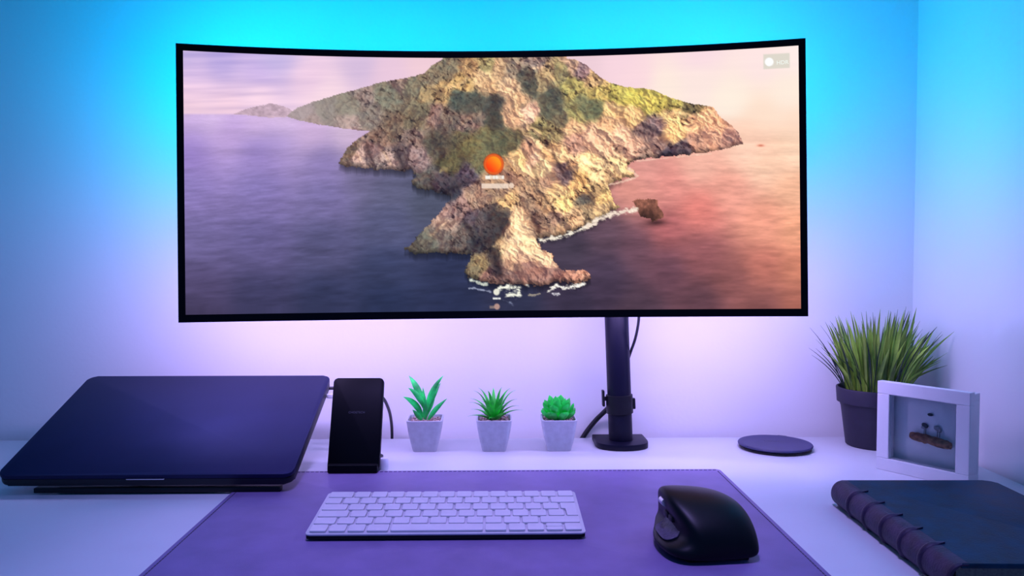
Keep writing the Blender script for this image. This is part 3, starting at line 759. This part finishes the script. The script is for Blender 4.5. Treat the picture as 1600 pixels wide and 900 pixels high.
# ---------------------------------------------------------------- grass in its black pot
gp = thing('potted_grass', 'bushy green grass plant in a black pot in the corner', 'plant', (.5690, 1.1840, DESK))
bm = bmesh.new()
add_lathe(bm, [(.0385, 0), (.0400, .0015), (.0475, .060), (.0490, .0645), (.0530, .0655), (.0545, .0860), (.0540, .0875), (.0515, .0875), (.0495, .0660), (.0480, .060)], 56)
obj('pot', bm, M['pot_black'], gp)
bm = bmesh.new(); add_lathe(bm, [(.0480, .072), (.0505, .078), (.030, .0805), (.002, .081)], 40)
obj('soil', bm, M['soil'], gp)
rg = random.Random(21)
blade = lambda t: (.55+.75*t if t < .5 else .925*max(0, (1-t)/.5)**.7)
def grass_blade(a, r0, spread, h, w, dark):
    o = Vector((math.cos(a), math.sin(a), 0)); sd = Vector((-o.y, o.x, 0))*rg.uniform(-.4, .4)
    b0 = o*r0+Vector((0, 0, .078))
    tip = b0+(o+sd)*spread+Vector((0, 0, h))
    lim_x = RIGHT_X-.5690-.004; lim_y = WALL_Y-1.184-.004
    tip.x = min(tip.x, lim_x-rg.uniform(0, .012)); tip.y = min(tip.y, lim_y-rg.uniform(0, .012))
    mid = b0+(o+sd)*spread*rg.uniform(.15, .35)+Vector((0, 0, h*rg.uniform(.5, .62)))
    mid.x = min(mid.x, lim_x-.01); mid.y = min(mid.y, lim_y-.01)
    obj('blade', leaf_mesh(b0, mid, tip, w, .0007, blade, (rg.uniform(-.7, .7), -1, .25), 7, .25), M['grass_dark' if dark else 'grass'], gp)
for k in range(175):
    a = rg.uniform(0, 2*math.pi); r0 = .040*math.sqrt(rg.random())
    sp = (r0/.040)*rg.uniform(.012, .042)+rg.uniform(0, .012); h = rg.uniform(.062, .138)*(1.05-.25*sp/.05)
    grass_blade(a, r0, sp, h, rg.uniform(.0034, .0068), False)
for k in range(46):
    a = rg.uniform(0, 2*math.pi); r0 = .044*math.sqrt(rg.uniform(.2, 1))
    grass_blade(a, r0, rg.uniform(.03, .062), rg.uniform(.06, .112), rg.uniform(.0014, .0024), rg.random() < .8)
for k in range(34):                                  # the side that leans against the right wall
    grass_blade(rg.uniform(-.5, 1.0), rg.uniform(.020, .044), rg.uniform(.045, .085), rg.uniform(.045, .100), rg.uniform(.0030, .0055), False)
for a, sp, h in ((3.3, .060, .070), (3.05, .056, .060), (2.85, .050, .098), (3.5, .045, .108)):
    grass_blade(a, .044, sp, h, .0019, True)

# ---------------------------------------------------------------- white shadow box
ang = math.atan2(.954-1.051, .5655-.4986)
fr = thing('shadow_box', 'white square shadow box frame holding a twig and pebbles', 'picture frame', (.5085, 1.051, DESK), (0, 0, ang))
FW = .1185; FM = .0165
def frame_ring(w, m, y0, y1, x0=0.0, z0=0.0, bevel=.0008):
    bm = bmesh.new()
    add_box(bm, x0, x0+w, y0, y1, z0, z0+m, bevel); add_box(bm, x0, x0+w, y0, y1, z0+w-m, z0+w, bevel)
    add_box(bm, x0, x0+m, y0, y1, z0+m, z0+w-m, bevel); add_box(bm, x0+w-m, x0+w, y0, y1, z0+m, z0+w-m, bevel)
    return bm
obj('moulding', frame_ring(FW, FM, 0, .011), M['frame'], fr, smooth=None)
obj('box_sides', frame_ring(FW-.008, .009, .011, .034, .004, .004), M['frame'], fr, smooth=None)
obj('inner_lip', frame_ring(FW-2*FM+.001, .0022, .004, .0095, FM-.0005, FM-.0005, 0), M['frame'], fr, smooth=None)
obj('backing_card', box(.006, FW-.006,   .0180, .0210, .006, FW-.006), M['paper'], fr, smooth=None)
gl = bpy.data.materials.new('thin_clear_pane'); gl.use_nodes = True
nt = gl.node_tree; nt.nodes.remove(nt.nodes['Principled BSDF'])
tr = nt.nodes.new('ShaderNodeBsdfTransparent'); gs = nt.nodes.new('ShaderNodeBsdfGlossy'); gs.inputs['Roughness'].default_value = .05
fz = nt.nodes.new('ShaderNodeFresnel'); fz.inputs['IOR'].default_value = 1.25; mx = nt.nodes.new('ShaderNodeMixShader')
nt.links.new(fz.outputs[0], mx.inputs[0]); nt.links.new(tr.outputs[0], mx.inputs[1]); nt.links.new(gs.outputs[0], mx.inputs[2])
nt.links.new(mx.outputs[0], nt.nodes['Material Output'].inputs[0])
obj('pane', box(FM-.001, FW-FM+.001,   .0030, .0036, FM-.001, FW-FM+.001), gl, fr, smooth=None)
rg = random.Random(3)
bm = bmesh.new(); P = smooth_path([(.0395, .0125, .0510), (.0515, .0122, .0500), (.0665, .0122, .0490), (.0825, .0125, .0470), (.0900, .0130, .0462)], 4)
rings = []
for i, p in enumerate(P):
    r = .0058*(.55+.45*math.sin(math.pi*min(1, max(0, (i+.9)/(len(P)+.8))))**.5)*rg.uniform(.9, 1.1)
    rings.append([p+Vector((0, r*math.cos(2*math.pi*k/10), r*math.sin(2*math.pi*k/10)*rg.uniform(.9, 1.1))) for k in range(10)])
add_loft(bm, rings)
obj('twig', bm, M['twig'], fr)
def pebble(x, z, rx, rz, mat):
    bm = bmesh.new(); bmesh.ops.create_icosphere(bm, subdivisions=2, radius=1, matrix=Matrix.Translation((x, .0160, z)) @ Matrix.Rotation(rg.uniform(-.4, .4), 4, 'Y') @ Matrix.Diagonal((rx, .002, rz, 1)))
    for v in bm.verts: v.co += Vector((rg.uniform(-.0003, .0003), 0, rg.uniform(-.0003, .0003)))
    return obj('pebble', bm, M[mat], fr)
pebble(.0560, .0660, .0046, .0032, 'stone_dark'); pebble(.0540, .0632, .0030, .0020, 'stone_light')
pebble(.0717, .0650, .0046, .0034, 'stone_light'); pebble(.0745, .0618, .0028, .0022, 'stone_light')
pebble(.0625, .0810, .0036, .0022, 'stone_dark')
for x in (.0553, .0573, .0720, .0750):
    obj('wire_leg', tube([(x, .0157, .0535), (x, .0159, .0630)], .00035, 6, 1), M['stone_dark'], fr)

# ---------------------------------------------------------------- leather book
bk = thing('leather_book', 'thick dark leather book with raised spine bands lying on the right', 'book', (.3800, .772, DESK), (0, 0, R(-1.6)))
BW, BL, BT = .182, .250, .029
pts = round_rect(BW-.012, BL, .010, 6, cx=.012+(BW-.012)/2)
pts = [(max(x, .012), y) for x, y in pts]
def cover_pts():
    out = [(.010, -BL/2), ]
    for a0, sy in ((270, -1), (0, 1)):
        for k in range(7):
            a = R(a0+90*k/6); out.append((BW-.011+.011*math.cos(a), sy*(BL/2-.011)+.011*math.sin(a)))
    out.append((.010, BL/2))
    return out
obj('front_cover', prism(cover_pts(), BT-.0042, BT, bevel=.0014, seg=3), M['leather'], bk)
obj('back_cover', prism(cover_pts(), 0, .0042, bevel=.0014, seg=3), M['leather'], bk)
obj('page_block', box(.008, BW-.006, -BL/2+.005, BL/2-.005, .0042, BT-.0042), M['pages'], bk, smooth=None)
def spine_ring(y, grow, n=16, ext=.016):
    pr = []
    for k in range(n+1):
        a = R(90+180*k/n)
        pr.append((.0125+(.0135+grow)*math.cos(a)-.0005, y, BT/2+(BT/2+grow)*math.sin(a)))
    pr = [(ext, y, BT+grow)]+pr+[(ext, y, -0.0*grow)]
    pr = [(x, yy, max(z, 0)) for x, yy, z in pr]
    inner = [(x+.0030 if x < .012 else x, yy, min(max(z, .003), BT-.002)) for x, yy, z in pr[::-1]]
    return pr+inner
bm = bmesh.new()
ys = [-BL/2, -BL/2+.002]+[-BL/2+.004+k*(BL-.008)/20 for k in range(21)]+[BL/2-.002, BL/2]
add_loft(bm, [spine_ring(y, .0002 if 0 < i < len(ys)-1 else -.0006) for i, y in enumerate(ys)])
obj('spine', bm, M['spine'], bk)
for yb in (-.078, -.039, 0, .039, .078):
    bm = bmesh.new()
    add_loft(bm, [spine_ring(yb+dy, g, ext=.021-abs(dy)*2.4) for dy, g in ((-.0036, .0003), (-.0022, .0014), (0, .0019), (.0022, .0014), (.0036, .0003))])
    obj('spine_band', bm, M['spine'], bk)

# ---------------------------------------------------------------- keyboard
kb = thing('keyboard', 'slim silver keyboard with white keys on the mat', 'keyboard', (-.0500, .784, MAT_TOP))
KW, KD = .2790, .1175; KT = R(3.4)
obj('shaded_under_body', prism(round_rect(KW-.001, KD-.001, .0045, cy=KD/2), -.0054, -.0016, bevel=.0006), M['rubber'], kb, loc=(0, 0, .0072), rot=(KT, 0, 0))  # aluminium body; the shade on its front is put into this dark material
top = obj('top_plate', prism(round_rect(KW, KD, .005, cy=KD/2), -.0015, 0, bevel=.0004), M['key_plate'], kb, loc=(0, 0, .0072), rot=(KT, 0, 0))
obj('rear_tube', prism(round_rect(KW-.006, .016, .004, cy=KD-.010), .0, .0085, bevel=.001), M['rubber'], kb)
U = (KW-.0050)/14.5; RP = (KD-.0050)/6; GAP = .0026; KH = .0021
cache = {}
def key(x, row, w, sub=None):
    k = (round(w, 3), sub)
    if k not in cache:
        h = RP-GAP if not sub else (RP-GAP)/2-.0004
        cache[k] = mesh_of(prism(round_rect(w*U-GAP, h, .0016, 3), 0, KH, bevel=.0003, seg=1), 'key', 40)
    y = KD-.0025-(row+.5)*RP
    if sub == 'hi': y += RP/4-GAP/4+.0003
    if sub == 'lo': y -= RP/4-GAP/4+.0003
    obj('key', cache[k], M['key'], kb, loc=(-KW/2+.0025+(x+w/2)*U, y*math.cos(KT)-.0002*math.sin(KT), .0072+y*math.sin(KT)+.0002), rot=(KT, 0, 0))
rows = [[1.5]+[1]*13, [1]*13+[1.5], [1.5]+[1]*12, [1.75]+[1]*12, [1.25]+[1]*11+[2.25], [1, 1, 1, 1.25, 5, 1.25, 1, 1, 'ud', 1]]
for r, ws in enumerate(rows):
    x = 0
    for w in ws:
        if w == 'ud':
            key(x, r, 1, 'hi'); key(x, r, 1, 'lo'); x += 1
        else:
            key(x, r, w); x += w
xr = KW/2-.0025-GAP/2; yt = KD-.0025-2*RP-GAP/2; yb = KD-.0025-4*RP+GAP/2
pts = [(xr, yb), (xr, yt), (xr-1.0*U+GAP, yt), (xr-1.0*U+GAP, yt-RP+GAP), (xr-.75*U+GAP, yt-RP+GAP), (xr-.75*U+GAP, yb)]
rk = obj('key', prism(pts, 0, KH, bevel=.0003, seg=1), M['key'], kb, loc=(0, 0, .0074), rot=(KT, 0, 0))

# ---------------------------------------------------------------- mouse
ms = thing('mouse', 'black sculpted mouse with a thumb rest on the mat', 'mouse', (.2020, .776, MAT_TOP), (0, 0, R(6)))
# cross sections from the rear (towards the sitter) to the front; x to the right, z up, anticlockwise from the lower left
SEC = [  # y, then (x, z) round the section
 (-.0610, [(-.024, .004), (-.027, .007), (-.025, .010), (-.020, .012), (-.017, .014), (-.015, .016), (-.013, .0175), (-.004, .018), (.008, .018), (.018, .016), (.025, .012), (.028, .008), (.027, .004)]),
 (-.0560, [(-.038, .002), (-.042, .008), (-.040, .013), (-.032, .017), (-.027, .022), (-.025, .027), (-.021, .030), (-.008, .031), (.008, .030), (.022, .026), (.033, .019), (.037, .010), (.036, .002)]),
 (-.0420, [(-.045, .002), (-.050, .008), (-.048, .0135), (-.037, .0160), (-.031, .023), (-.034, .036), (-.029, .0425), (-.012, .0425), (.006, .0430), (.023, .041), (.037, .032), (.041, .015), (.040, .002)]),
 (-.0220, [(-.046, .002), (-.0525, .008), (-.0505, .0130), (-.038, .0135), (-.030, .022), (-.0415, .046), (-.0385, .0530), (-.018, .0530), (.002, .0520), (.022, .0490), (.0385, .040), (.0430, .018), (.0415, .002)]),
 (.0000, [(-.044, .002), (-.0505, .008), (-.0485, .0130), (-.036, .0135), (-.029, .022), (-.0430, .050), (-.0400, .0575), (-.019, .0560), (.001, .0545), (.021, .0505), (.0375, .041), (.0425, .018), (.0405, .002)]),
 (.0220, [(-.038, .002), (-.042, .008), (-.040, .0120), (-.033, .0140), (-.028, .022), (-.0390, .046), (-.0360, .0530), (-.018, .0525), (.000, .0510), (.018, .0470), (.033, .038), (.0390, .016), (.0370, .002)]),
 (.0440, [(-.032, .002), (-.033, .007), (-.033, .0120), (-.030, .0150), (-.028, .020), (-.0310, .034), (-.0280, .0390), (-.015, .0395), (.000, .0375), (.016, .0340), (.029, .025), (.0350, .011), (.0340, .002)]),
 (.0580, [(-.027, .003), (-.028, .006), (-.028, .0090), (-.027, .0120), (-.026, .015), (-.025, .020), (-.022, .0235), (-.012, .0250), (.000, .0245), (.014, .0225), (.025, .017), (.0300, .009), (.0290, .003)]),
 (.0620, [(-.022, .004), (-.023, .006), (-.023, .0080), (-.022, .0100), (-.021, .012), (-.019, .013), (-.016, .0145), (-.008, .0150), (.001, .0150), (.011, .0140), (.020, .012), (.0240, .008), (.0230, .004)])]
bm = bmesh.new(); add_loft(bm, [[(x, y, z) for x, z in pr] for y, pr in SEC])
bmesh.ops.recalc_face_normals(bm, faces=bm.faces)
body = obj('shell', bm, M['mouse'], ms, smooth=80)
sd = body.modifiers.new('smooth', 'SUBSURF'); sd.levels = 3; sd.render_levels = 3
bm = bmesh.new()
add_loft(bm, [[(-.0478*k, yy, .0132*kz), (-.0470*k, yy, .0152*kz), (-.0385*k, yy, .0158*kz), (-.0335*k, yy, .0205), (-.0315*k, yy, .0290), (-.0295*k, yy, .0260), (-.0300*k, yy, .0180), (-.036*k, yy, .0125)]
              for yy, k, kz in ((-.034, .97, 1.02), (-.022, 1.0, 1.0), (-.010, 1.0, 1.0), (.002, .98, 1.0), (.016, .90, .99))])
grip = obj('thumb_rest', bm, M['mouse_grip'], ms, smooth=80)
g2 = grip.modifiers.new('smooth', 'SUBSURF'); g2.levels = 2; g2.render_levels = 2
obj('thumb_wheel', tube([(-.0385, -.006, .0425), (-.0380, .006, .0420)], .0036, 20, 1), M['steel'], ms)
for y0, z0 in ((-.020, .0300), (-.006, .0300)):
    obj('side_button', box(-.0365, -.0300, y0, y0+.012, z0-.003, z0+.0025, bevel=.0014), M['black'], ms, rot=(0, 0, 0))
bm = bmesh.new(); add_lathe(bm, [(.0085, -.0035), (.0105, -.002), (.0105, .002), (.0085, .0035)], 28)
obj('scroll_wheel', bm, M['steel'], ms, loc=(-.006, .042, .0310), rot=(0, R(90), 0))
bm = bmesh.new(); add_loft(bm, [[(x*s, y*s, z) for x, y in [(-.030, -.050), (.028, -.050), (.034, -.020), (.030, .045), (-.022, .050), (-.038, .0), (-.040, -.025)]] for z, s in ((0, 1), (.0024, 1))])
obj('glide_base', bm, M['rubber'], ms)
